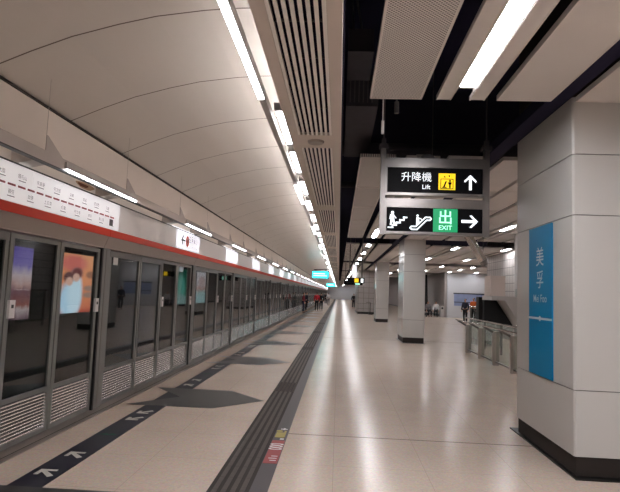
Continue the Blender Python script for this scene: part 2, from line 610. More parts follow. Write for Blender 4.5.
# ------------------------------------------------------------------ hall ceiling panels in rows, broken by gaps at the columns
CZ = 3.75
COLS = [-8.52 + 0, 5.43, 19.40, 33.36, 47.3, 61.3, 75.2, 89.2, 103.2, 117.1, 131.1]
GAP = 2.40
bays = []
for a, b in zip(COLS, COLS[1:]):
    bays.append((max(a + GAP, NEAR + .05), b))
bays.append((COLS[-1] + GAP, FAR - .05))
ROWS = [('p', .262, .80), ('b', .95, 1.445), ('s', 1.57, 2.12), ('s', 2.37, 2.98), ('s', 3.06, 3.68), ('s', 3.80, 4.52), ('b', 4.62, 5.11), ('s', 5.18, 5.80),
        ('s', 5.90, 6.62), ('b', 6.72, 7.21), ('s', 7.28, 7.90), ('s', 8.0, 8.7), ('b', 8.82, 9.31), ('s', 9.4, 10.1), ('s', 10.2, 10.9), ('b', 11.0, 11.5), ('s', 11.6, 12.6), ('s', 12.7, 13.9)]
hall_lamp = None
lamp_n = 0
for bi, (b0, b1) in enumerate(bays):
    n = max(1, round((b1 - b0) / 2.32))
    step = (b1 - b0) / n
    for ri, (kd, x0, x1) in enumerate(ROWS):
        if bi > 4 and x0 > 5.5:
            continue
        if bi > 3 and x0 > 8.6:
            continue
        e1 = b1
        if bi == 3 and x0 > 8.6:
            b1 = 45.4
            step = (b1 - b0) / n
        mb = MB()
        for i in range(n):
            a, b = b0 + step * i + (.012 if i else 0), b0 + step * (i + 1) - (.012 if i < n - 1 else 0)
            if kd == 'b':
                c = (x0 + x1) / 2
                for (u, v) in ((x0, c - .095), (c + .095, x1)):
                    mb.box(u, v, a, b, CZ, CZ + .04, 0)
                    mb.box(u, u + .012, a, b, CZ - .006, CZ, 1)
                    mb.box(v - .012, v, a, b, CZ - .006, CZ, 1)
            else:
                mb.box(x0, x1, a, b, CZ, CZ + .05, 0)
                e = .022 if kd == 'p' else .012
                for q in ((x0, x0 + e, a, b), (x1 - e, x1, a, b), (x0, x1, a, a + e), (x0, x1, b - e, b)):
                    mb.box(*q, CZ - .005, CZ, 1)
        struct('ceiling_panel', mb, ['perf' if kd == 'p' else 'panel', 'panel_edge'])
        if kd == 'b':
            c = (x0 + x1) / 2
            L0, L1 = b0 + .15, b1 - .32
            m = MB()
            t = thing('recessed_strip_light', (c, L0, CZ), 'x', 'ceiling light', 'recessed strip lights of the hall ceiling')
            m.box(c - .094, c + .094, L0 - .1, L1 + .14, CZ + .05, CZ + .07)
            m.box(c - .094, c - .084, L0 - .1, L1 + .14, CZ + .0, CZ + .05)
            m.box(c + .084, c + .094, L0 - .1, L1 + .14, CZ + .0, CZ + .05)
            m.box(c - .094, c + .094, L0 - .1, L0 - .09, CZ, CZ + .05)
            m.build('housing', 'lamp_grey', t)
            m = MB()
            if bi == 0 and ri == 1:
                MB().box(c - .07, c + .07, L0, L1, CZ + .012, CZ + .03).build('lamp_diffuser', 'tube_hall', t)
            else:
                for i in range(2 if bi == 1 and ri == 1 else 0, n, 2 if ri == 1 or x0 > 8.6 else 3):
                    a = b0 + step * i + (.1 if ri == 1 else .6)
                    MB().box(c - .07, c + .07, a, a + ((2.1 if bi < 2 else 1.15) if ri == 1 else .9), CZ + .012, CZ + .03).build('lamp_diffuser', 'tube_hall', t)
            if ri == 1:
                lab = ['broad glowing strip light overhead in the hall, nearest of its row', 'row of short lit tubes in the ceiling beyond the hanging signs',
                       'lit tubes of the hall ceiling past the second dark gap'][bi] if bi < 3 else 'tiny distant ceiling tubes far down the hall'
            else:
                lab = {6: 'lit ceiling tubes over the glass railing', 9: 'lit ceiling tubes above the hall beyond the mid pillar', 12: 'lit ceiling tubes deep over the right-hand hall', 15: 'lit ceiling tubes by the right side wall of the hall'}[ri]
                lab += [' in the bay overhead', ' in the second ceiling bay', ' in the third ceiling bay', ' in the fourth ceiling bay'][bi] if bi < 4 else ' in a far ceiling bay'
            t['label'] = lab
        b1 = e1
        step = (b1 - b0) / n
# black beam alongside the column line
struct('beam', MB().box(2.14, 2.345, NEAR, FAR, CZ + .06, CZ + .2), 'void')

# ------------------------------------------------------------------ columns
ZJ = [.20, .835, 2.575, 3.20, 3.80]


def column(y0, x0=2.335, wd=.78, dp=1.69):
    m = MB()
    m.box(x0 + .02, x0 + wd - .02, y0 + .02, y0 + dp - .02, .02, 5.2)
    o = struct('column', m, 'joint')
    c = .018
    m = MB()
    pl = [(x0 + c, y0), (x0 + wd - c, y0), (x0 + wd, y0 + c), (x0 + wd, y0 + dp - c), (x0 + wd - c, y0 + dp), (x0 + c, y0 + dp), (x0, y0 + dp - c), (x0, y0 + c)]
    for a, b in zip(ZJ, ZJ[1:]):
        m.prism(pl, 'z', a + .004, b - .004)
    m.build('cladding', 'clad', o)
    m = MB()
    m.box(x0 + .035, x0 + wd - .035, y0 + .035, y0 + dp - .035, .012, .21)
    m.box(x0 - .012, x0 + wd + .012, y0 - .06, y0 + dp + .22, 0, .012)
    m.build('plinth', 'plinth', o)
    return o


for yc in COLS[1:4]:
    column(yc)

# blue station name plate on the near column
t = thing('station_name_plate', (2.333, 6.28, .84), 'tall blue station name plate on the near white pillar', 'sign')
MB().box(2.322, 2.3345, 5.93, 6.63, .845, 2.562).build('plate', 'blue', t)
m = MB()
U, V, XS = -Y1, Z1, 2.3212
m.text('美', (XS, 6.28, 2.19), U, V, .235, stretch=1.05)
m.text('孚', (XS, 6.28, 1.925), U, V, .22, stretch=1.05)
m.build('name_characters', 'pale_print', t)
MB().text('Mei Foo', (XS, 6.28, 1.72), U, V, .125, stretch=.98).build('name_lettering', 'pale_print', t)
m = MB()
m.box(2.3195, 2.322, 5.93, 6.63, 1.482, 1.506)
for yy in (6.28,):
    m.tube((2.322, yy, 1.494), (2.3185, yy, 1.494), .03, 16)
m.build('line_marker', 'pale_print', t)

# ------------------------------------------------------------------ platform screen doors


def leaf(name, y0, y1, label, cat, group, kind):
    """kind: 'slide' or 'gate'.  outline: stiles and rails, glass, louvred kick panel"""
    t = thing(name, (PSD, (y0 + y1) / 2, 0), label, cat, group)
    s = .055 if kind == 'gate' else .045
    xa, xb = PSD - .035, PSD + .0
    a, b = y0 + .006, y1 - .006
    top = 2.185
    m = MB()
    m.box(xa, xb, a, a + s, .02, top).box(xa, xb, b - s, b, .02, top)
    m.box(xa, xb, a + s, b - s, top - .05, top).box(xa, xb, a + s, b - s, .47, .52).box(xa, xb, a + s, b - s, .02, .07)
    # inner bead
    m.box(xb - .012, xb + .002, a + s, a + s + .012, .52, top - .05).box(xb - .012, xb + .002, b - s - .012, b - s, .52, top - .05)
    m.build('frame', 'steel_dark', t)
    m = MB()
    m.add([(PSD - .016, a + s, .52), (PSD - .016, b - s, .52), (PSD - .016, b - s, top - .05), (PSD - .016, a + s, top - .05)], [(0, 1, 2, 3)])
    m.add([(PSD - .026, a + s, .52), (PSD - .026, b - s, .52), (PSD - .026, b - s, top - .05), (PSD - .026, a + s, top - .05)], [(3, 2, 1, 0)])
    m.build('glass_panel', 'glass', t)
    m = MB()
    n = 11
    m.box(xa, xa + .008, a + s, b - s, .07, .47, 1)
    for i in range(n):
        z = .08 + (.47 - .08) * i / n
        h = .39 / n
        m.prism([(xa + .010, z + h * .1), (xb - .002, z + h * .1), (xb, z + h * .2), (xb - .006, z + h * .42), (xa + .014, z + h * .62)], 'y', a + s, b - s)
    m.build('louvre_panel', ['louvre', 'black'], t)
    if kind == 'slide':
        MB().box(xa, xb + .004, a, b, top - .085, top - .01).build('top_rail', 'steel', t)
    return t


def box_on(t, y, z=1.42, right=True):
    m = MB().box(PSD + .001, PSD + .028, y - .045, y + .045, z - .09, z + .09)
    h = m.build('release_box', 'box_white', t)
    MB().box(PSD + .028, PSD + .032, y - .016, y + .016, z + .01, z + .045).build('release_button', 'black', h)


S = SEAM - BAY   # seam of the nearest full module
slide_a = leaf('sliding_platform_door', S + .27, S + 1.45, '', 'platform door', 'sliding platform doors', 'slide')
slide_b = leaf('sliding_platform_door', S + 1.46, S + 2.50, '', 'platform door', 'sliding platform doors', 'slide')
gate_a = leaf('emergency_gate', S + 2.51, S + 3.47, '', 'platform gate', 'glazed emergency gates', 'gate')
box_on(gate_a, S + 2.51 + .08)
gate_b = leaf('emergency_gate', S + 3.48, S + 4.51, '', 'platform gate', 'glazed emergency gates', 'gate')
box_on(gate_b, S + 4.51 - .05)


def post():
    t = thing('door_post', (PSD, S + .13, 0), '', 'post', 'posts between the platform doors')
    m = MB().box(PSD - .1, PSD + .012, S + .02, S + .25, 0, 2.2)
    m.build('casing', 'steel_dark', t)
    MB().box(PSD + .012, PSD + .015, S + .12, S + .15, .02, 2.19).build('cover_strip', 'steel', t)
    MB().box(PSD - .1, PSD + .02, S - .02, S + .02, 0, 2.2).build('shadow_gap', 'black', t)
    return t


post0 = post()


def header():
    """door header: dark lip, red band, white fascia"""
    t = thing('door_header', (PSD, S, 2.2), '', 'door header', 'headers above the platform doors')
    a, b = S + .004, S + BAY - .004
    MB().prism([(-3.60, 2.84), (-3.60, 2.2), (PSD + .03, 2.2), (PSD + .03, 2.215), (-3.19, 2.362), (-3.19, 2.84)], 'y', a, b).build('lip', 'lip', t)
    MB().box(-3.19, -3.176, a, b, 2.362, 2.458).build('red_band', 'red', t)
    MB().box(-3.19, -3.18, a, b, 2.458, 2.838).box(-3.31, -3.19, a, b, 2.84, 2.852).build('fascia_panel', 'white_fascia', t)
    MB().box(-3.27, -3.21, S + .1, S + BAY - .1, 2.8525, 2.856).build('added_glow_strip', 'ledge_added_glow', t)  # glowing strip added to brighten the wall above the header
    MB().box(-3.196, -3.172, S, S + BAY, 2.838, 2.852).build('top_trim', 'black', t)
    return t


header0 = header()


def lit_panel():
    t = thing('lit_fascia_sign', (-3.18, S + 3.75, 2.46), '', 'sign', 'lit signs on the door headers')
    MB().box(-3.178, -3.166, S + 2.95, S + 4.6, 2.475, 2.83).build('sign_face', 'lit_white', t)
    return t


lit0 = lit_panel()
t = lit0
MB().box(-3.27, -3.2, S + 2.75, S + 4.25, 2.856, 2.87).build('sign_lamp', 'ledge_white', t)


def rail():
    t = thing('lighting_rail', (-3.0, S, 2.9), '', 'lighting rail', 'lighting rails above the doors')
    MB().box(-3.06, -3.0, S, S + BAY, 2.915, 3.03).build('rail_body', 'rail_grey', t)
    MB().box(-3.062, -3.0, S, S + BAY, 2.902, 2.915).build('rail_underside', 'black', t)
    for yy in (S + 2.55, S + .05):
        g = MB().slab([(0, 3.03), (.34, 3.03), (.03, 3.19), (0, 3.19)], (-3.01, yy - .02, 0), Y1, Z1, .006).build('gusset', 'rail_grey', t)
        MB().tube((-3.013, yy - .01, 3.03), (-3.013, yy - .01, 3.775), .0022, 6).build('stay_wire', 'rail_grey', g)
    for yy, nm in ((S + 2.45, 'rail_grey'), (S + 4.3, 'lip')):
        MB().prism([(-3.31, 2.86), (-3.04, 2.92), (-3.04, 3.0), (-3.31, 3.0)], 'y', yy, yy + .22).build('wall_bracket', nm, t)
    return t


rail0 = rail()


def rail_light():
    t = thing('strip_light', (-2.99, S + 2.93, 2.93), '', 'strip light', 'strip lights on the lighting rail')
    MB().box(-3.0, -2.972, S + 2.9, S + 4.92, 2.931, 3.004).build('lamp_housing', 'lamp_grey', t)
    MB().box(-2.992, -2.972, S + 2.93, S + 4.89, 2.91, 2.93).build('lamp_diffuser', 'tube_rail', t)
    return t


rlight0 = rail_light()

NEARW = {-2: 'behind the viewer', -1: None}
for k in range(0, len(BAYS)):
    d = (0, (k - 1) * BAY, 0)
    i = k - 1   # 0 = module at the left edge of the picture
    first = (i == 0)

    def put(root, lab, far_lab):
        if i < 0:
            L = lab.replace('{}', 'left of the picture edge,')
        L = far_lab if i >= 9 else lab
        if i == 0:
            root['label'] = L
            return root
        return dup(root, d, L)
    if i < 0:
        for root, l in ((slide_a, 'near glass sliding door leaf beside the viewer, outside the picture'), (slide_b, 'far glass sliding door leaf beside the viewer, outside the picture'),
                        (gate_a, 'near emergency gate beside the viewer, outside the picture'), (gate_b, 'far emergency gate beside the viewer, outside the picture'),
                        (post0, 'door post beside the viewer, outside the picture'), (header0, 'door header beside the viewer, outside the picture'), (rail0, 'lighting rail beside the viewer, outside the picture'),
                        (rlight0, 'strip light beside the viewer, outside the picture')):
            dup(root, d, l)
        continue
    if i == 0:
        put(slide_a, 'glass sliding door leaf beside the viewer, left of the one cut by the picture edge', '')
        put(slide_b, 'glass sliding door leaf cut by the left picture edge', '')
        put(gate_a, 'glass gate showing the purple advert through it, white box at its left', '')
        put(gate_b, 'glass gate showing the orange advert through it, white box at its right', '')
        put(post0, 'grey door post left of the picture edge', '')
        put(header0, 'white door header with the railway route map, at the left picture edge', '')
        put(rail0, 'grey lighting rail above the railway route map', '')
        put(rlight0, 'slim lit strip light above the railway route map', '')
    else:
        n = ORD[i - 1] if i <= 9 else ''
        put(slide_a, 'left leaf of the %s glass sliding door pair past the orange advert' % n, 'sliver of a far sliding door leaf toward the platform end')
        put(slide_b, 'right leaf of the %s glass sliding door pair past the orange advert' % n, 'sliver of a far sliding door leaf toward the platform end')
        put(gate_a, 'left gate of the %s emergency gate pair past the orange advert' % n, 'sliver of a far emergency gate toward the platform end')
        put(gate_b, 'right gate of the %s emergency gate pair past the orange advert' % n, 'sliver of a far emergency gate toward the platform end')
        put(post0, '%s grey door post past the orange advert' % n, 'thin far grey door post toward the platform end')
        put(header0, '%s white and red door header beyond the railway route map' % n, 'thin far door header toward the platform end')
        put(rail0, '%s stretch of grey lighting rail beyond the route map' % n, 'far stretch of lighting rail toward the platform end')
        put(rlight0, '%s slim strip light along the rail beyond the route map' % n, 'tiny far strip light toward the platform end')
        if i == 1:
            pass
        else:
            dup(lit0, d, ('%s glowing blank white sign on the headers beyond the arrow sign' % ORD[i - 2]) if i < 9 else 'tiny far glowing sign on the door headers')
# the lit sign with arrow and platform number is the master copy, moved to its own module
lit0.location = Vector(lit0.location) + Vector((0, BAY, 0))
lit0['label'] = 'glowing white header sign with black arrow and red platform number'
m = MB()
yb = S + BAY + 2.95 - BAY
XS = -3.1645
o3 = Vector((XS, yb, 2.65))
m.slab([(.36, -.018), (.56, -.018), (.56, .018), (.36, .018)], o3, Y1, Z1, .001)
m.slab([(.28, 0), (.40, .11), (.44, .08), (.36, 0), (.44, -.08), (.40, -.11)], o3, Y1, Z1, .001)
m.build('direction_arrow', 'black', lit0)
m = MB()
m.tube((XS - .001, yb + .72, 2.65), (XS + .001, yb + .72, 2.65), .115, 24)
dsk = m.build('number_disc', 'red', lit0)
MB().text('1', (XS + .002, yb + .72, 2.65), Y1, Z1, .2).build('number', 'white', dsk)
MB().text('往烏溪沙', (XS, yb + 1.17, 2.70), Y1, Z1, .17).text('To Wu Kai Sha', (XS, yb + 1.2, 2.55), Y1, Z1, .09).build('destination_lettering', 'faint_ink', lit0)

# route map on the nearest header
t = thing('route_map', (-3.178, 5.9, 2.46), 'white railway route map strip with dashed red line on the door header', 'map')
MB().box(-3.1795, -3.172, 3.2, 5.2, 2.465, 2.834).box(-3.1795, -3.172, 5.205, 7.36, 2.465, 2.834).build('map_board', 'map_white', t)
names = ['烏溪沙', '馬鞍山', '恆安', '大水坑', '石門', '第一城', '沙田圍', '車公廟', '大圍', '顯徑', '鑽石山', '啟德', '宋皇臺', '土瓜灣', '何文田', '紅磡', '尖東', '柯士甸', '南昌', '美孚', '荃灣西', '錦上路', '元朗', '朗屏']
m = MB()
tx = MB()
y = 3.4
for i, nme in enumerate(names):
    m.box(-3.172, -3.1695, y - .062, y + .062, 2.617, 2.637)
    up = i % 2 == 0
    tx.text(nme, (-3.1705, y, 2.727 if up else 2.553), Y1, Z1, .05, bold=0)
    tx.box(-3.1715, -3.1705, y - .06, y + .06, (2.683 if up else 2.508), (2.692 if up else 2.517))
    y += .162
m.build('line_diagram', 'map_red', t)
tx.build('stop_lettering', 'map_ink', t)
MB().box(-3.172, -3.1695, 7.05, 7.16, 2.51, 2.6).build('map_mark', 'ink', t)
m = MB().text('九龍', (-3.179, 8.35, 2.68), Y1, Z1, .05)
# long stain on the wall above the header
m = MB()
pts = [(6.52 + .13 * math.cos(a) * (1 + .2 * math.sin(3 * a)), 2.952 + .026 * math.sin(a) * (1 + .25 * math.cos(2 * a))) for a in [2 * PI * i / 28 for i in range(28)]]
m.prism(pts, 'x', -3.309, -3.3075)
s1 = tag(m.build('rust_stain', 'rust'), 'brown rust stain on the pale wall above the route map', 'stain')
m = MB()
pts = [(6.58 + .24 * math.cos(a) * (1 + .15 * math.sin(3 * a)), 2.955 + .042 * math.sin(a)) for a in [2 * PI * i / 28 for i in range(28)]]
m.prism(pts, 'x', -3.31, -3.309)
m.build('stain_halo', 'rust_pale', s1)
# small white notice at the head of the first full sliding door
MB().box(PSD - .013, PSD - .011, SEAM + .42, SEAM + .58, 1.99, 2.12).build('door_notice', 'box_white')
tag(bpy.data.objects['door_notice'], 'small white notice stuck high on the sliding door past the orange advert', 'notice')

# door sill and platform edge
struct('trim_sill', MB().box(-3.34, -3.09, NEAR, FAR, 0, .012), 'sill', 'brushed metal sill along the platform doors')
struct('trim_sill_line', MB().box(-3.16, -3.152, NEAR, FAR, .012, .014), 'black')

# trackside advertising boxes


def advert(y0, y1, z0, z1, m_, label):
    t = thing('advert_lightbox', (-7.2, (y0 + y1) / 2, z0), label, 'advert', 'lit adverts across the track')
    MB().box(-7.17, -7.05, y0 - .05, y1 + .05, z0 - .05, z1 + .05).build('casing', 'black', t)
    MB().box(-7.05, -7.03, y0, y1, z0, z1).build('advert_print', m_, t)


advert(10.9, 11.78, .86, 2.46, 'ad_purple', 'lit purple and pink advert seen through the gate at the left')
advert(13.0, 14.95, .92, 2.48, 'ad_orange', 'lit orange advert with pale figures seen through the glass gate')
advert(22.4, 24.2, .95, 2.5, 'ad_green', 'lit green advert seen through the glass doors')
advert(26.0, 27.9, .95, 2.5, 'ad_red', 'lit white and pale blue advert beyond the green one')
m = MB()
for yy in range(2, 60, 4):
    m.box(-5.0, -4.9, yy, yy + 1.2, 3.22, 3.26)
o = m.build('trackside_tube', 'tube_rail')
bpy.data.objects.remove(o)

# ------------------------------------------------------------------ fluorescent line along the vault
struct('beam_vault', MB().box(-.762, -.705, NEAR, FAR, 3.39, 3.398).box(-.762, -.755, NEAR, FAR, 3.398, 3.465).box(-.712, -.705, NEAR, FAR, 3.398, 3.465), 'lamp_grey', 'grey channel carrying the lamps along the vault edge')


def vault_lamp(y0, y1, label):
    t = thing('vault_strip_light', (-.732, y0, 3.38), label, 'strip light', 'strip lights under the vault channel')
    MB().box(-.76, -.704, y0 - .02, y1 + .02, 3.382, 3.39).build('lamp_housing', 'lamp_grey', t)
    MB().box(-.757, -.707, y0, y1, 3.365, 3.382).build('lamp_diffuser', 'tube_vault', t)
    MB().box(-.748, -.716, y0, y1, 3.40, 3.43).build('added_upward_glow', 'vault_added_glow', t)  # added emitter hidden in the channel, brightens the vault above
    return t


vl = vault_lamp(2.0, 4.48, 'long blazing strip light at the top of the picture beside the soffit')
vault_lamp(-3.5, -1.0, 'strip light under the vault behind the viewer, outside the picture')
yy, i = 8.25, 0
while yy < FAR - 4:
    vault_lamp(yy, yy + 1.7, ('%s lit length of the vault channel after the long blazing strip' % ORD[i]) if i < 8 else 'tiny far lit length of the vault channel')
    yy += 5.25
    i += 1


def cove_lamp(y0, y1, label, master=None):
    if master:
        return dup(master, (0, y0 - WLOC[master.name].y, 0), label)
    t = thing('cove_light', (-.6, y0, 3.4), label, 'cove light', 'cove lights beside the soffit')
    MB().box(-.69, -.60, y0, y1, 3.475, 3.49).box(-.69, -.682, y0, y1, 3.49, 3.53).box(-.608, -.60, y0, y1, 3.49, 3.53).box(-.69, -.60, y0, y0 + .01, 3.455, 3.53).box(-.69, -.60, y1 - .01, y1, 3.455, 3.53).build('lamp_housing', 'lamp_grey', t)
    MB().box(-.676, -.614, y0 + .1, y1 - .1, 3.46, 3.475).build('lamp_diffuser', 'tube_vault', t)
    MB().box(-.68, -.61, y0 + .05, y1 - .05, 3.492, 3.52).build('added_upward_glow', 'vault_added_glow', t)  # added upward emitter, out of sight from below, for vault brightness
    return t


cv = cove_lamp(5.0, 6.3, 'bright cove light beside the soffit, nearest of its row')
yy, i = 6.52, 1
while yy < FAR - 3:
    cove_lamp(yy, 0, ('%s cove light along the soffit edge, counted from the viewer' % ORD[i]) if i < 9 else 'tiny far cove light along the soffit edge', cv)
    yy += 1.78
    i += 1

# ------------------------------------------------------------------ floor markings
t = thing('tactile_strip', (-.8, 0, 0), 'dark ribbed tactile strip running the length of the platform', 'tactile paving')
mb = MB()
mb.box(-1.055, -.703, NEAR, FAR, 0, .004, 1)
dots = mb
y = NEAR + .2
k = 0
while y < FAR - 1:
    L = .296
    # long runs of ribs, broken every tenth tile by a studded tile
    studded = (k % 22) in (9, 10, 11)
    if y < 60:
        if studded or y < 1:
            if y < 22:
                for i in range(6):
                    for j in range(5):
                        cx, cy = -1.03 + .303 * i / 5.0, y + .03 + .24 * j / 4
                        dots.box(cx - .016, cx + .016, cy - .016, cy + .016, .004, .009)
        else:
            for i in range(4):
                cx = -.995 + .078 * i
                mb.box(cx - .02, cx + .02, y + .002, y + L + .002, .004, .01)
    y += .3
    k += 1
mb.build('tile', ['tact', 'tact_base'], t)
struct('trim_dark_border', MB().box(-.703, -.548, NEAR, FAR, 0, .004), 'tact2', 'plain dark border beside the ribbed tactile strip')

t = thing('floor_sticker', (-.63, 5.4, .004), 'red and yellow safety sticker on the dark border of the tactile strip', 'sticker')
MB().box(-.697, -.556, 5.36, 6.17, .004, .006).build('sticker_ground', 'sticker_red', t)
MB().text('000', (-.636, 5.93, .0066), -Y1, X1, .2, stretch=.82, bold=.02).build('sticker_number', 'white', t)
m = MB()
for i in range(3):
    m.box(-.64 - .02 * (i % 2), -.575, 5.44 + .07 * i, 5.46 + .07 * i, .006, .0066)
m.build('sticker_lettering', 'white', t)
m = MB()
m.box(-.69, -.585, 6.3, 6.52, .004, .006).tube((-.66, 6.58, .004), (-.66, 6.58, .006), .04, 12).box(-.60, -.575, 6.32, 6.6, .004, .006)
m.build('sticker_pictogram', 'sticker_yellow', t)
MB().box(-.655, -.575, 6.66, 6.69, .004, .006).box(-.625, -.6, 6.64, 6.72, .004, .006).box(-.62, -.575, 6.21, 6.26, .004, .006).build('sticker_arrow', 'white', t)

struct('trim_guide_stripe', MB().box(-2.715, -2.41, 2.5, FAR - 5, 0, .002), 'navy', 'navy guide stripe on the floor along the doors')


def chevron(c, label):
    m = MB()
    z = .0022
    # fishtail arrow pointing away from the doors
    o_ = (0, c, z)
    m.slab([(-3.0, -.68), (-1.74, -.68), (-1.1, 0), (-2.42, 0)], o_, X1, Y1, .0014)
    m.slab([(-2.42, 0), (-1.1, 0), (-1.74, .68), (-3.0, .68)], o_, X1, Y1, .0014)
    return tag(m.build('floor_arrow', 'grey_vinyl', origin=(-2.0, c, 0)), label, 'floor marking', 'grey fishtail floor arrows')


def waiting_arrow(x, y, s, label, master=None):
    m = MB()
    o_ = (x, y, .0022)
    # arrow pointing to the doors, along (-1, s)
    def P(a):
        return [(q[0], q[1] * s) for q in a][::1 if s > 0 else -1]
    m.slab(P([(-.09, .08), (-.09, -.06), (-.05, -.06), (-.05, .04), (.07, .04), (.07, .08)][::-1]), o_, X1, Y1, .0012)
    m.slab(P([(-.06, .02), (-.03, .05), (.1, -.07), (.065, -.11)][::-1]), o_, X1, Y1, .0013)
    return tag(m.build('waiting_arrow', 'arrow_white', origin=(x, y, 0)), label, 'floor marking', 'white arrows on the navy stripe')


ci = 0
c = 3.75
while c < FAR - 8:
    lab = ['large grey fishtail arrow on the floor cut by the bottom picture edge', 'large whole grey fishtail arrow pointing right toward the tactile strip', 'second whole grey fishtail arrow up the platform',
           'third whole grey fishtail arrow up the platform', 'fourth whole grey fishtail arrow up the platform', 'fifth whole grey fishtail arrow up the platform'][ci] if ci < 6 else 'thin far grey fishtail arrow toward the platform end'
    chevron(c, lab)
    if c < 60:
        wh = ['the cut bottom arrow', 'the large whole arrow', 'the second whole arrow', 'the third whole arrow', 'the fourth whole arrow', 'the fifth whole arrow'][ci] if ci < 6 else None
        for (dy, s, nm) in ((1.03, 1, 'first white arrow on the navy stripe beyond %s'), (1.56, 1, 'second white arrow on the navy stripe beyond %s'), (-1.47, -1, 'white arrow on the navy stripe, second before %s'), (-1.1, -1, 'white arrow on the navy stripe just before %s')):
            waiting_arrow(-2.565, c + dy, s, nm % wh if wh else 'speck of a far white arrow on the navy stripe')
        m = MB()
        gy = c + 2.3
        m.slab([(-.11, .0), (.0, -.02), (.11, .0), (.03, .07), (.0, .02), (-.04, .07)], (-2.565, gy, .0022), X1, Y1, .001)
        tag(m.build('green_floor_mark', 'green_print', origin=(-2.565, gy, 0)), 'small green mark on the navy stripe beyond %s' % wh if wh else 'speck of a far green mark on the navy stripe', 'floor marking', 'green marks on the navy stripe')
    c += BAY
    ci += 1

# ------------------------------------------------------------------ hanging direction signs (plane y = 7)
YS = 7.0
t = thing('sign_gantry', (1.22, YS + .08, 2.5), 'stainless hanging frame of two posts carrying the lift and exit signs', 'sign frame')
for x in (.545, 1.91):
    m = MB().box(x - .034, x + .034, YS + .01, YS + .1, 2.5, 3.66)
    p = m.build('post', 'steel', t)
    MB().box(x - .06, x + .06, YS - .01, YS + .12, 3.66, 3.72).box(x - .03, x + .03, YS + .02, YS + .08, 3.72, 3.8).build('clamp', 'void_thing', p)
    MB().tube((x, YS + .05, 3.8), (x, YS + .05, 5.2), .012, 8).build('hanger_rod', 'void_thing', p)


def sign_box(name, z0, z1, zh, label):
    t = thing(name, (1.22, YS + .05, z0), label, 'sign')
    # housing: header, frame round the face, body
    m = MB()
    m.box(.579, 1.876, YS + .0, YS + .13, z1, zh)
    m.box(.579, 1.876, YS + .0, YS + .13, z0 - .035, z0)
    m.box(.579, .6, YS + .0, YS + .13, z0, z1).box(1.855, 1.876, YS, YS + .13, z0, z1)
    m.build('housing', 'steel', t)
    MB().box(.6, 1.855, YS + .012, YS + .12, z0, z1).build('sign_face', 'sign_black', t)
    return t


def arrow_pts(length, head, wdt):
    """a right pointing arrow centred at 0 as two outlines (shaft, head)"""
    return ([(-length / 2, -wdt / 2), (length / 2 - wdt * .7, -wdt / 2), (length / 2 - wdt * .7, wdt / 2), (-length / 2, wdt / 2)],
            [(length / 2 - head * 1.05, head), (length / 2 - head * 1.05 + wdt * .72, head + 0.0), (length / 2, 0), (length / 2 - head * .98, 0)][::-1])


def draw_arrow(m, o, u, v, length, head, wdt):
    h = head
    m.flat([(-length / 2, -wdt / 2), (length / 2 - wdt * .6, -wdt / 2), (length / 2 - wdt * .6, wdt / 2), (-length / 2, wdt / 2)], o, u, v)
    tip, b = length / 2, length / 2 - h
    q = wdt * .72
    m.flat([(tip, 0), (b, h), (b - q, h - q * .3), (tip - 2 * q * .75, 0)], o, u, v)
    m.flat([(tip, 0), (tip - 2 * q * .75, 0), (b - q, -h + q * .3), (b, -h)], o, u, v)


F = YS + .0105      # printed face
lift = sign_box('lift_sign', 3.065, 3.405, 3.535, 'black hanging sign with yellow lift symbol and upward arrow')
m = MB().text('升降機', (.985, F, 3.272), X1, Z1, .136, stretch=1.0, bold=.0)
m.build('sign_characters', 'sign_white', lift)
MB().text('Lift', (1.115, F, 3.145), X1, Z1, .085, bold=.004).build('sign_lettering', 'sign_white', lift)
o4 = Vector((1.385, F, 3.225))
sq = MB().box(1.277, 1.497, F - .002, F + .003, 3.115, 3.335).build('lift_symbol', 'sign_yellow', lift)
m = MB()
q0 = Vector((1.387, F - .003, 3.2))
for (a, b, c_, d) in ((-.085, -.075, -.07, .06), (.075, .085, -.07, .06), (-.085, .085, -.075, -.065), (-.085, .085, .055, .065)):
    m.flat([(a, c_), (b, c_), (b, d), (a, d)], q0, X1, Z1)
m.flat([(-.055, -.055), (-.03, -.055), (.0, .03), (-.02, .03)], q0, X1, Z1)          # person leaning on a stick
m.flat([(-.062, -.06), (-.004, -.06), (-.004, -.045), (-.062, -.045)], q0, X1, Z1)
m.flat([(.028, -.06), (.05, -.06), (.05, .0), (.028, .0)], q0, X1, Z1)
m.flat([(.018, -.012), (.06, -.012), (.06, .02), (.018, .02)], q0, X1, Z1)
m.tube((q0.x + .039, F - .002, q0.z + .036), (q0.x + .039, F - .003, q0.z + .036), .014, 12)
m.flat([(-.045, .08), (-.015, .08), (-.03, .11)], q0, X1, Z1)
m.flat([(.015, .11), (.045, .11), (.03, .08)], q0, X1, Z1)
m.build('lift_pictogram', 'sign_black', sq)
m = MB()
draw_arrow(m, Vector((1.694, F, 3.22)), Z1, -X1, .205, .08, .035)
m.build('up_arrow', 'sign_white', lift)

ex = sign_box('exit_sign', 2.545, 2.865, 2.985, 'black hanging sign with green exit panel and arrow to the right')
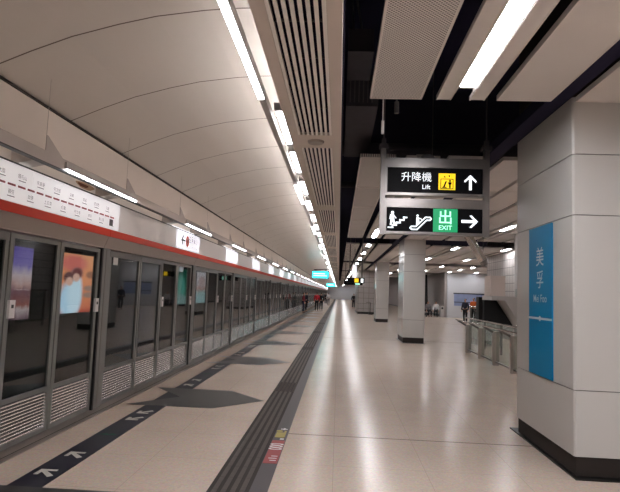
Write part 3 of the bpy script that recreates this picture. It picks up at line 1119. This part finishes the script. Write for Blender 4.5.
# stairs symbol
m = MB()
o5 = Vector((.735, F, 2.685))
st = [(-.115, -.1), (-.115, -.085), (-.06, -.085), (-.06, -.05), (-.015, -.05), (-.015, -.015), (.035, -.015), (.035, .02), (.085, .02), (.085, .055), (.13, .055), (.13, .035), (.105, .035), (.105, .0), (.055, .0), (.055, -.035), (.005, -.035), (.005, -.07), (-.04, -.07), (-.04, -.1)]
for a, b in ((( -.115, -.1), (-.04, -.083)), ((-.06, -.083), (-.043, -.053)), ((-.06, -.068), (.007, -.05)), ((-.012, -.05), (.007, -.018)), ((-.012, -.035), (.057, -.015)), ((.036, -.015), (.057, .018)), ((.036, .0), (.105, .02)), ((.086, .02), (.105, .053)), ((.086, .036), (.14, .055))):
    m.flat([(a[0], a[1]), (b[0], a[1]), (b[0], b[1]), (a[0], b[1])], o5, X1, Z1)
m.tube(o5 + Vector((-.055, .001, .108)), o5 + Vector((-.055, -.0005, .108)), .02, 14)
m.flat([(-.078, .005), (-.03, .005), (-.035, .085), (-.075, .085)], o5, X1, Z1)
m.flat([(-.078, .01), (-.055, .01), (-.062, -.06), (-.088, -.06)], o5, X1, Z1)
m.flat([(-.055, .01), (-.03, .01), (-.02, -.045), (-.042, -.045)], o5, X1, Z1)
m.flat([(-.085, .08), (-.07, .08), (-.078, .02), (-.095, .02)], o5, X1, Z1)
m.flat([(-.04, .08), (-.03, .07), (.0, .035), (-.012, .027)], o5, X1, Z1)
m.build('stairs_symbol', 'sign_white', ex)
# escalator symbol: an outlined band with level ends and a rider
m = MB()
o6 = Vector((1.055, F, 2.69))
path = [(-.125, -.075), (-.065, -.075), (.06, .05), (.12, .05), (.135, .032), (.12, .012), (.075, .012), (-.05, -.115), (-.12, -.115), (-.14, -.095)]
n = len(path)
for i in range(n):
    a, b = Vector(path[i] + (0,)), Vector(path[(i + 1) % n] + (0,))
    d = (b - a).normalized()
    nn = Vector((-d.y, d.x, 0)) * .008
    e = d * .004
    m.flat([tuple((a - e - nn)[:2]), tuple((b + e - nn)[:2]), tuple((b + e + nn)[:2]), tuple((a - e + nn)[:2])], o6, X1, Z1)
m.tube(o6 + Vector((-.045, .001, .07)), o6 + Vector((-.045, -.0005, .07)), .015, 12)
m.flat([(-.062, -.06), (-.02, -.015), (-.03, .05), (-.06, .05)], o6, X1, Z1)
m.flat([(-.03, .045), (-.025, .03), (.015, .015), (.015, .027)], o6, X1, Z1)
m.build('escalator_symbol', 'sign_white', ex)
g = MB().box(1.214, 1.532, F - .002, F + .002, 2.55, 2.86).build('exit_panel', 'sign_green', ex)
MB().text('出', (1.373, F - .003, 2.735), X1, Z1, .2, stretch=1.0, bold=.012).text('EXIT', (1.373, F - .003, 2.606), X1, Z1, .082, stretch=1.05, bold=.014).build('exit_lettering', 'sign_ice', g)
m = MB()
draw_arrow(m, Vector((1.69, F, 2.70)), X1, Z1, .215, .085, .038)
m.build('right_arrow', 'sign_white', ex)
# slim spacers between the two boxes, and a grey dome on top
for x in (.66, 1.0, 1.45):
    pass
m = MB()
for i in range(6):
    a0, a1 = PI / 2 * i / 6, PI / 2 * (i + 1) / 6
    m.tube((1.135, YS + .07, 3.535 + .07 * math.sin(a0)), (1.135, YS + .07, 3.535 + .07 * math.sin(a1)), .105 * math.cos(a0), 18, max(.002, .105 * math.cos(a1)))
tag(m.build('dome_housing', 'void_light', origin=(1.135, YS + .07, 3.535)), 'grey dome housing on top of the lift sign', 'dome')

# ------------------------------------------------------------------ things hung in the dark void
m = MB().tube((.405, 5.46, 3.80), (.405, 5.46, 3.46), .006, 8)
t = thing('pull_rod', (.405, 5.46, 3.3), 'thin white rod hanging at the end of the perforated ceiling panel', 'rod')
MB().tube((.405, 5.46, 5.2), (.405, 5.46, 3.50), .0055, 8).build('rod', 'box_white', t)
MB().tube((.405, 5.46, 3.52), (.405, 5.46, 3.38), .016, 10).build('sleeve', 'box_white', t)
t = thing('junction_box', (.15, 6.0, 4.4), 'dark metal service box high in the ceiling void', 'service box')
MB().box(.02, .3, 5.6, 6.4, 4.34, 4.6).build('body', 'void_thing', t)
MB().tube((.08, 5.8, 4.6), (.04, 5.7, 5.2), .012, 8).tube((.2, 5.9, 4.6), (.07, 5.75, 5.2), .012, 8).build('conduit', 'void_light', t)
t = thing('ribbed_duct', (.2, 7.2, 4.0), 'dark ribbed air duct in the ceiling void beside the perforated panel', 'duct')
MB().box(.02, .42, 6.5, 9.0, 4.05, 4.45).build('duct_body', 'void_thing', t)
m = MB()
for i in range(6):
    x = .06 + .055 * i
    m.box(x, x + .014, 6.485, 6.5, 4.1, 4.4)
m.build('duct_rib', 'void_light', t)
MB().tube((.1, 7.2, 4.45), (.1, 7.2, 5.2), .008, 6).tube((.3, 7.2, 4.45), (.3, 7.2, 5.2), .008, 6).build('duct_hanger', 'void_thing', t)
for (x, yy, z, r, lab) in ((.0, 9.4, 4.3, .12, 'round dark pipe crossing the ceiling void behind the ribbed duct'), (.0, 11.6, 4.1, .07, 'second thinner pipe crossing the ceiling void')):
    m = MB().tube((SX1 + .01, yy, z), (7.2, yy, z), r, 14)
    tag(m.build('service_pipe', 'void_thing', origin=(SX1, yy, z)), lab, 'pipe', None)
m = MB().tube((.62, 6.2, 3.86), (.62, 6.2, 4.0), .03, 10).tube((.62, 6.2, 4.0), (.62, 6.2, 5.2), .01, 8)
tag(m.build('spring_hanger', 'void_light', origin=(.62, 6.2, 3.86)), 'dusty hanger fitting in the void behind the perforated panel', 'hanger')
m = MB().tube((1.34, 7.9, 3.74), (1.34, 7.9, 3.70), .03, 12).tube((1.34, 7.9, 3.74), (1.34, 7.9, 5.2), .008, 6)
tag(m.build('sprinkler_head', 'steel', origin=(1.34, 7.9, 3.7)), 'small steel sprinkler head above the lift sign', 'sprinkler')

# ------------------------------------------------------------------ hanging screens over the platform


def screen(y, x0, x1, z0, z1, label):
    t = thing('hanging_screen', ((x0 + x1) / 2, y, z0), label, 'screen', 'cyan screens over the platform')
    MB().box(x0 - .04, x1 + .04, y, y + .16, z0 - .04, z1 + .05).build('screen_case', 'black', t)
    MB().box(x0, x1, y - .008, y, z0, z1).build('screen_face', 'screen', t)
    MB().box(x0 + .08, x1 - .25, y - .011, y - .008, z0 + (z1 - z0) * .6, z0 + (z1 - z0) * .72).box(x0 + .08, x1 - .1, y - .011, y - .008, z0 + (z1 - z0) * .3, z0 + (z1 - z0) * .4).build('screen_lettering', 'screen_white', t)
    MB().bar((x0 + .1, y + .08, z1 + .14), (SX0 - .0, y + .08, z1 + .22), .06, .06).tube((x0 + .25, y + .08, z1 + .02), (x0 + .25, y + .08, z1 + .16), .025, 8).tube((x1 - .2, y + .08, z1 + .02), (x1 - .2, y + .08, z1 + .2), .025, 8).build('support_arm', 'void_thing', t)


screen(40.0, -2.02, -.83, 2.79, 3.27, 'larger glowing cyan screen hanging over the platform')
screen(72.0, -1.63, -.52, 2.55, 2.97, 'smaller glowing cyan screen hanging further down the platform')

# small far signs beneath the hall ceiling


def far_sign(y, x0, x1, z0, z1, panel, label):
    t = thing('hanging_sign', ((x0 + x1) / 2, y, z0), label, 'sign', 'small far hanging signs')
    MB().box(x0, x1, y, y + .12, z0, z1).build('sign_face', 'sign_black', t)
    for (a, b, m_) in panel:
        MB().box(a, b, y - .006, y, z0 + .03, z1 - .03).build('sign_symbol', m_, t)
    MB().tube((x0 + .1, y + .06, z1), (x0 + .1, y + .06, 5.2), .025, 8).tube((x1 - .1, y + .06, z1), (x1 - .1, y + .06, 5.2), .025, 8).build('hanger_rod', 'steel', t)


far_sign(22.0, .33, 1.05, 2.14, 2.36, [(.64, .80, 'sign_yellow'), (.9, 1.0, 'sign_white')], 'small black hanging sign with a yellow square, far down the hall')
t = thing('hanging_light_panel', (.65, 24.0, 2.4), 'narrow upright glowing white panel hanging above the small yellow-marked sign', 'light panel')
MB().box(.60, .77, 24.0, 24.08, 2.42, 3.0).build('panel_face', 'lit_white', t)
MB().tube((.685, 24.04, 3.0), (.685, 24.04, 5.2), .012, 8).build('hanger_rod', 'steel', t)
far_sign(36.0, .33, 1.6, 2.28, 2.6, [(1.1, 1.4, 'sign_ice')], 'small dark hanging sign with a pale green panel behind the yellow one')

# ------------------------------------------------------------------ tiled block past the far column, its board and bin
struct('wall_block', MB().box(1.62, 3.2, 46.0, 52.0, .18, 5.2), 'tile', 'grey tiled block in the middle of the hall')
struct('baseboard_block', MB().box(1.66, 3.16, 46.02, 51.95, 0, .18), 'plinth')
t = thing('standing_notice', (2.72, 45.2, 0), 'slim dark standing notice in front of the grey tiled block', 'notice stand')
MB().box(2.66, 2.72, 45.2, 45.23, .1, .98).build('post', 'black', t)
MB().box(2.35, 2.72, 45.2, 45.22, .98, 1.04).build('top_bar', 'steel', t)
MB().box(2.55, 2.9, 45.05, 45.4, 0, .1).build('base_plate', 'black', t)

# ------------------------------------------------------------------ right-hand hall
struct('wall_hall_side', MB().box(9.0, 9.2, 45.8, FAR, 0, 5.2), 'hall_wall', 'grey side wall of the hall beyond the mid pillar')
struct('wall_hall_back', MB().box(9.2, 14, 45.6, 45.8, 0, 5.2), 'hall_pale', 'pale wall with posters across the hall')
struct('baseboard_hall', MB().box(8.98, 9.0, 46, 100, 0, .16), 'plinth')
t = thing('wall_poster', (11.2, 45.59, 1.2), 'pale blue notice board on the far white wall', 'notice board')
MB().box(9.75, 12.2, 45.55, 45.6, 1.0, 2.0).build('board_sheet', 'poster_blue', t)
MB().box(9.7, 12.25, 45.53, 45.6, 2.0, 2.09).box(9.75, 11.2, 45.54, 45.55, 1.28, 1.34).build('board_bar', 'ink', t)
t = thing('litter_bin', (8.75, 45.3, 0), 'grey upright litter bin against the hall side wall', 'litter bin')
MB().box(8.55, 8.8, 45.0, 45.6, .04, .95).build('body', 'grey_clad', t)
MB().box(8.52, 8.83, 44.97, 45.63, .95, 1.0).build('lid', 'steel', t)
MB().box(8.6, 8.75, 44.99, 45.0, .68, .84).build('slot', 'black', t)
m = MB().prism([(48.5, 0), (51, 0), (51, 3.7), (49.4, 3.7)], 'x', 7.7, 8.1)
tag(m.build('escalator_truss', 'tunnel', origin=(7.9, 49.5, 0)), 'dark sloping escalator side beyond the mid pillar', 'escalator')

# tile-clad lift shaft wall and escalator behind the near pillar
struct('wall_shaft', MB().box(7.25, 8.4, 11.0, 26.5, 0, 5.2), 'tile_small', 'grey gridded wall behind the near pillar')
t = thing('escalator', (5.6, 15.8, 0), 'grey clad escalator flank rising behind the glass railing', 'escalator')
MB().prism([(4.3, 1.78), (6.97, 1.78), (6.97, 0), (5.75, 0), (4.66, 1.66), (4.3, 1.66)], 'y', 15.2, 16.2).build('truss', 'grey_clad', t)
MB().box(4.34, 4.76, 15.5, 16.1, 1.78, 2.36).build('end_cabinet', 'beige_box', t)
MB().box(4.98, 6.9, 15.3, 15.33, 1.78, 2.0).build('balustrade', 'rail_glass', t)
MB().box(4.2, 4.36, 16.21, 16.5, 1.0, 1.74).build('newel', 'black', t)
MB().prism([(4.3, 1.0), (5.35, .85), (4.66, 1.66), (4.3, 1.66)], 'y', 16.0, 16.2).build('under_panel', 'tunnel', t)

t = thing('glass_railing', (4.08, 14.8, 0), 'stainless and glass railing with stout posts beside the near pillar', 'railing')
ys = (16.95, 15.45, 14.05, 12.65, 11.25)
for yy in ys:
    p = MB().box(4.0, 4.16, yy - .06, yy + .06, 0, .86).build('post', 'post_steel', t)
    MB().bar((4.08, yy, .80), (3.74, yy, .99), .05, .05).build('arm', 'steel', p)
for a, b in zip(ys, ys[1:]):
    MB().box(4.074, 4.086, b + .07, a - .07, .12, 1.04).build('glass_panel', 'rail_glass', t)
MB().tube((4.08, 11.0, 1.07), (4.08, 17.2, 1.07), .022, 10).tube((3.74, 11.0, 1.0), (3.74, 17.2, 1.0), .018, 10).build('handrail', 'steel_bright', t)
MB().box(4.06, 4.1, 11.0, 17.2, .07, .11).build('bottom_rail', 'steel', t)
t = thing('inner_railing', (5.0, 15.0, 0), 'second glass railing behind the first, rising above it', 'railing')
MB().box(4.995, 5.005, 16.6, 20.5, .2, 1.35).build('glass_panel', 'rail_glass', t)
MB().tube((5.0, 16.5, 1.38), (5.0, 20.6, 1.38), .022, 10).build('handrail', 'steel_bright', t)
for yy in (16.65, 18.5, 20.4):
    MB().box(4.97, 5.03, yy - .03, yy + .03, 0, 1.3).build('post', 'steel', t)
# polished duct under the ceiling
t = thing('polished_duct', (3.5, 14.5, 2.6), 'polished steel pipe slanting down from the ceiling beside the exit sign', 'pipe')
MB().tube((3.2, 14.5, 3.80), (3.86, 14.5, 2.72), .11, 20).build('pipe_body', 'steel_bright', t, smooth=False)
MB().tube((3.86, 14.5, 2.72), (3.93, 14.5, 2.6), .125, 20, .09).build('pipe_collar', 'steel', t)
MB().tube((3.86, 14.5, 2.75), (3.86, 14.5, 5.2), .008, 6).build('hanger_rod', 'void_light', t)
m = MB().tube((5.6, 16.9, 0), (5.6, 16.9, 5.2), .12, 18)
tag(m.build('round_post', 'grey_clad', origin=(5.6, 16.9, 0)), 'round grey post standing behind the escalator cabinet', 'post')

# ------------------------------------------------------------------ people


def skin_mesh(verts, edges, radii, sub=1):
    me = bpy.data.meshes.new('figure')
    me.from_pydata(verts, edges, [])
    ob = bpy.data.objects.new('figure', me)
    COL.objects.link(ob)
    md = ob.modifiers.new('skin', 'SKIN')
    for i, r in enumerate(radii):
        sv = me.skin_vertices[0].data[i]
        sv.radius = (r, r) if not isinstance(r, tuple) else r
        sv.use_root = (i == 0)
    sd = ob.modifiers.new('sub', 'SUBSURF')
    sd.levels = sub
    sd.render_levels = sub
    bpy.context.view_layer.update()
    dg = bpy.context.evaluated_depsgraph_get()
    res = bpy.data.meshes.new_from_object(ob.evaluated_get(dg))
    bpy.data.objects.remove(ob)
    bpy.data.meshes.remove(me)
    for p in res.polygons:
        p.use_smooth = True
    return res


def person(loc, face, h, top, bottom, label, seated=False, stride=.0, group=None, sleeves=True, hair_long=False):
    t = thing('person', loc, label, 'person', group)
    t.rotation_euler = (0, 0, face)      # figure looks along its own -Y
    k = h / 1.7
    dz = -.35 if seated else 0
    V_ = {}
    V_['pelvis'] = (0, 0, .93 + dz, .135)
    V_['waist'] = (0, 0, 1.08 + dz, .115)
    V_['chest'] = (0, -.01, 1.27 + dz, .135)
    V_['neck0'] = (0, .0, 1.42 + dz, .065)
    V_['neck'] = (0, -.005, 1.47 + dz, .05)
    V_['jaw'] = (0, -.025, 1.53 + dz, .07)
    V_['head'] = (0, -.01, 1.60 + dz, .092)
    V_['crown'] = (0, .0, 1.655 + dz, .06)
    E_ = [('pelvis', 'waist'), ('waist', 'chest'), ('chest', 'neck0'), ('neck0', 'neck'), ('neck', 'jaw'), ('jaw', 'head'), ('head', 'crown')]
    V_['nose'] = (0, -.115, 1.575 + dz, .013)
    E_.append(('head', 'nose'))
    for s, n in ((-1, 'l'), (1, 'r')):
        V_['sh' + n] = (s * .17, 0, 1.38 + dz, .06)
        V_['el' + n] = (s * .235, .02, 1.12 + dz, .043)
        V_['wr' + n] = (s * .235, -.10 if not seated else -.2, .90 + dz, .03)
        V_['ha' + n] = (s * .23, -.13 if not seated else -.25, .83 + dz, .033)
        E_ += [('chest', 'sh' + n), ('sh' + n, 'el' + n), ('el' + n, 'wr' + n), ('wr' + n, 'ha' + n)]
        for fi in range(4):
            nm = 'f%d%s' % (fi, n)
            V_[nm] = (s * .22, V_['ha' + n][1] - .02 + .018 * fi, V_['ha' + n][2] - .075 - .008 * (fi in (1, 2)), .009)
            E_.append(('ha' + n, nm))
        V_['th' + n] = (s * .2, V_['ha' + n][1] - .04, V_['ha' + n][2] - .03, .01)
        E_.append(('ha' + n, 'th' + n))
        hp = (s * .09, 0, .88 + dz)
        if seated:
            kn, an = (s * .11, -.42, .50), (s * .11, -.40, .09)
        else:
            kn, an = (s * .1, -.02 - s * stride * .5, .50), (s * .1, .02 - s * stride, .09)
        V_['hp' + n] = hp + (.09,)
        V_['kn' + n] = kn + (.06,)
        V_['an' + n] = an + (.042,)
        V_['to' + n] = (an[0], an[1] - .15, .035, .035)
        E_ += [('pelvis', 'hp' + n), ('hp' + n, 'kn' + n), ('kn' + n, 'an' + n), ('an' + n, 'to' + n)]

    def make(names, grow, nm, m_, extra=()):
        idx = {n: i for i, n in enumerate(names)}
        vs = [tuple(c * k for c in V_[n][:3]) for n in names]
        es = [(idx[a], idx[b]) for a, b in E_ if a in idx and b in idx] + [(idx[a], idx[b]) for a, b in extra]
        me = skin_mesh(vs, es, [(V_[n][3] + grow) * k for n in names])
        me.materials.clear()
        me.materials.append(M[m_])
        ob = bpy.data.objects.new(nm, me)
        COL.objects.link(ob)
        ob.parent = t
        return ob
    make(list(V_), 0, 'body', 'skin')
    arms = ['sh', 'el', 'wr'] if sleeves else ['sh', 'el']
    make(['pelvis', 'waist', 'chest', 'neck0'] + [a + n for n in 'lr' for a in arms], .02, 'jacket', top)
    make(['pelvis'] + [a + n for n in 'lr' for a in ('hp', 'kn', 'an')], .016, 'trousers', bottom)
    # hair: a cap over the back and top of the head
    V_['h0'] = (0, .015, 1.67 + dz, .075)
    V_['h1'] = (0, .04, 1.61 + dz, .08)
    V_['h2'] = (0, .05, (1.46 if hair_long else 1.55) + dz, .055)
    make(['h0', 'h1', 'h2'], .0, 'hair', 'hair', (('h0', 'h1'), ('h1', 'h2')))
    for s, n in ((-1, 'l'), (1, 'r')):
        V_['s0' + n] = (V_['an' + n][0], V_['an' + n][1] + .02, .045, .04)
        V_['s1' + n] = (V_['to' + n][0], V_['to' + n][1], .042, .037)
        make(['s0' + n, 's1' + n], .004, 'shoe', 'c_black', (('s0' + n, 's1' + n),))
    return t


PG = 'people waiting on the platform'
person((-1.97, 48.7, 0), PI, 1.72, 'c_red', 'c_black', 'person in red jacket and black trousers standing on the platform', stride=.05)
person((-1.62, 50.2, 0), PI, 1.70, 'c_black', 'c_black', 'person in black beside the one in the red jacket', stride=.06)
person((-2.85, 43.6, 0), PI / 2, 1.68, 'c_maroon', 'c_navy', 'person in dark red top by the platform doors', stride=.03)
person((-2.80, 46.4, 0), PI / 2 + .4, 1.70, 'c_navy', 'c_black', 'person in navy by the platform doors', stride=.03)
person((-1.35, 72, 0), PI, 1.7, 'c_white', 'c_grey', 'distant person in pale clothes near the platform end', stride=.1)
person((-1.9, 80, 0), PI, 1.7, 'c_black', 'c_black', 'distant person in black near the platform end', stride=.1)
person((1.78, 62.0, 0), .2, 1.72, 'c_black', 'c_black', 'person in black at the edge of the grey tiled block', stride=.04)
person((8.5, 36.2, 0), -.7, 1.66, 'c_navy', 'c_black', 'person in navy standing behind the railing corner', stride=.03)
person((9.1, 36.4, 0), -.6, 1.74, 'c_orange', 'c_black', 'person in orange vest standing behind the railing', stride=.03, sleeves=False)
# bench with two seated people by the sloping escalator side
t = thing('bench', (7.85, 45.5, 0), 'low dark bench beside the mid pillar', 'bench')
MB().box(7.3, 8.45, 45.2, 45.65, .36, .41).build('seat', 'grey_clad', t)
for x in (7.4, 8.3):
    MB().box(x, x + .06, 45.25, 45.6, 0, .36).build('leg', 'black', t)
person((7.55, 45.4, 0), .3, 1.66, 'c_grey', 'c_black', 'seated person in grey on the bench', seated=True)
person((8.22, 45.4, 0), -.2, 1.68, 'c_white', 'c_black', 'seated person in white top on the bench', seated=True)
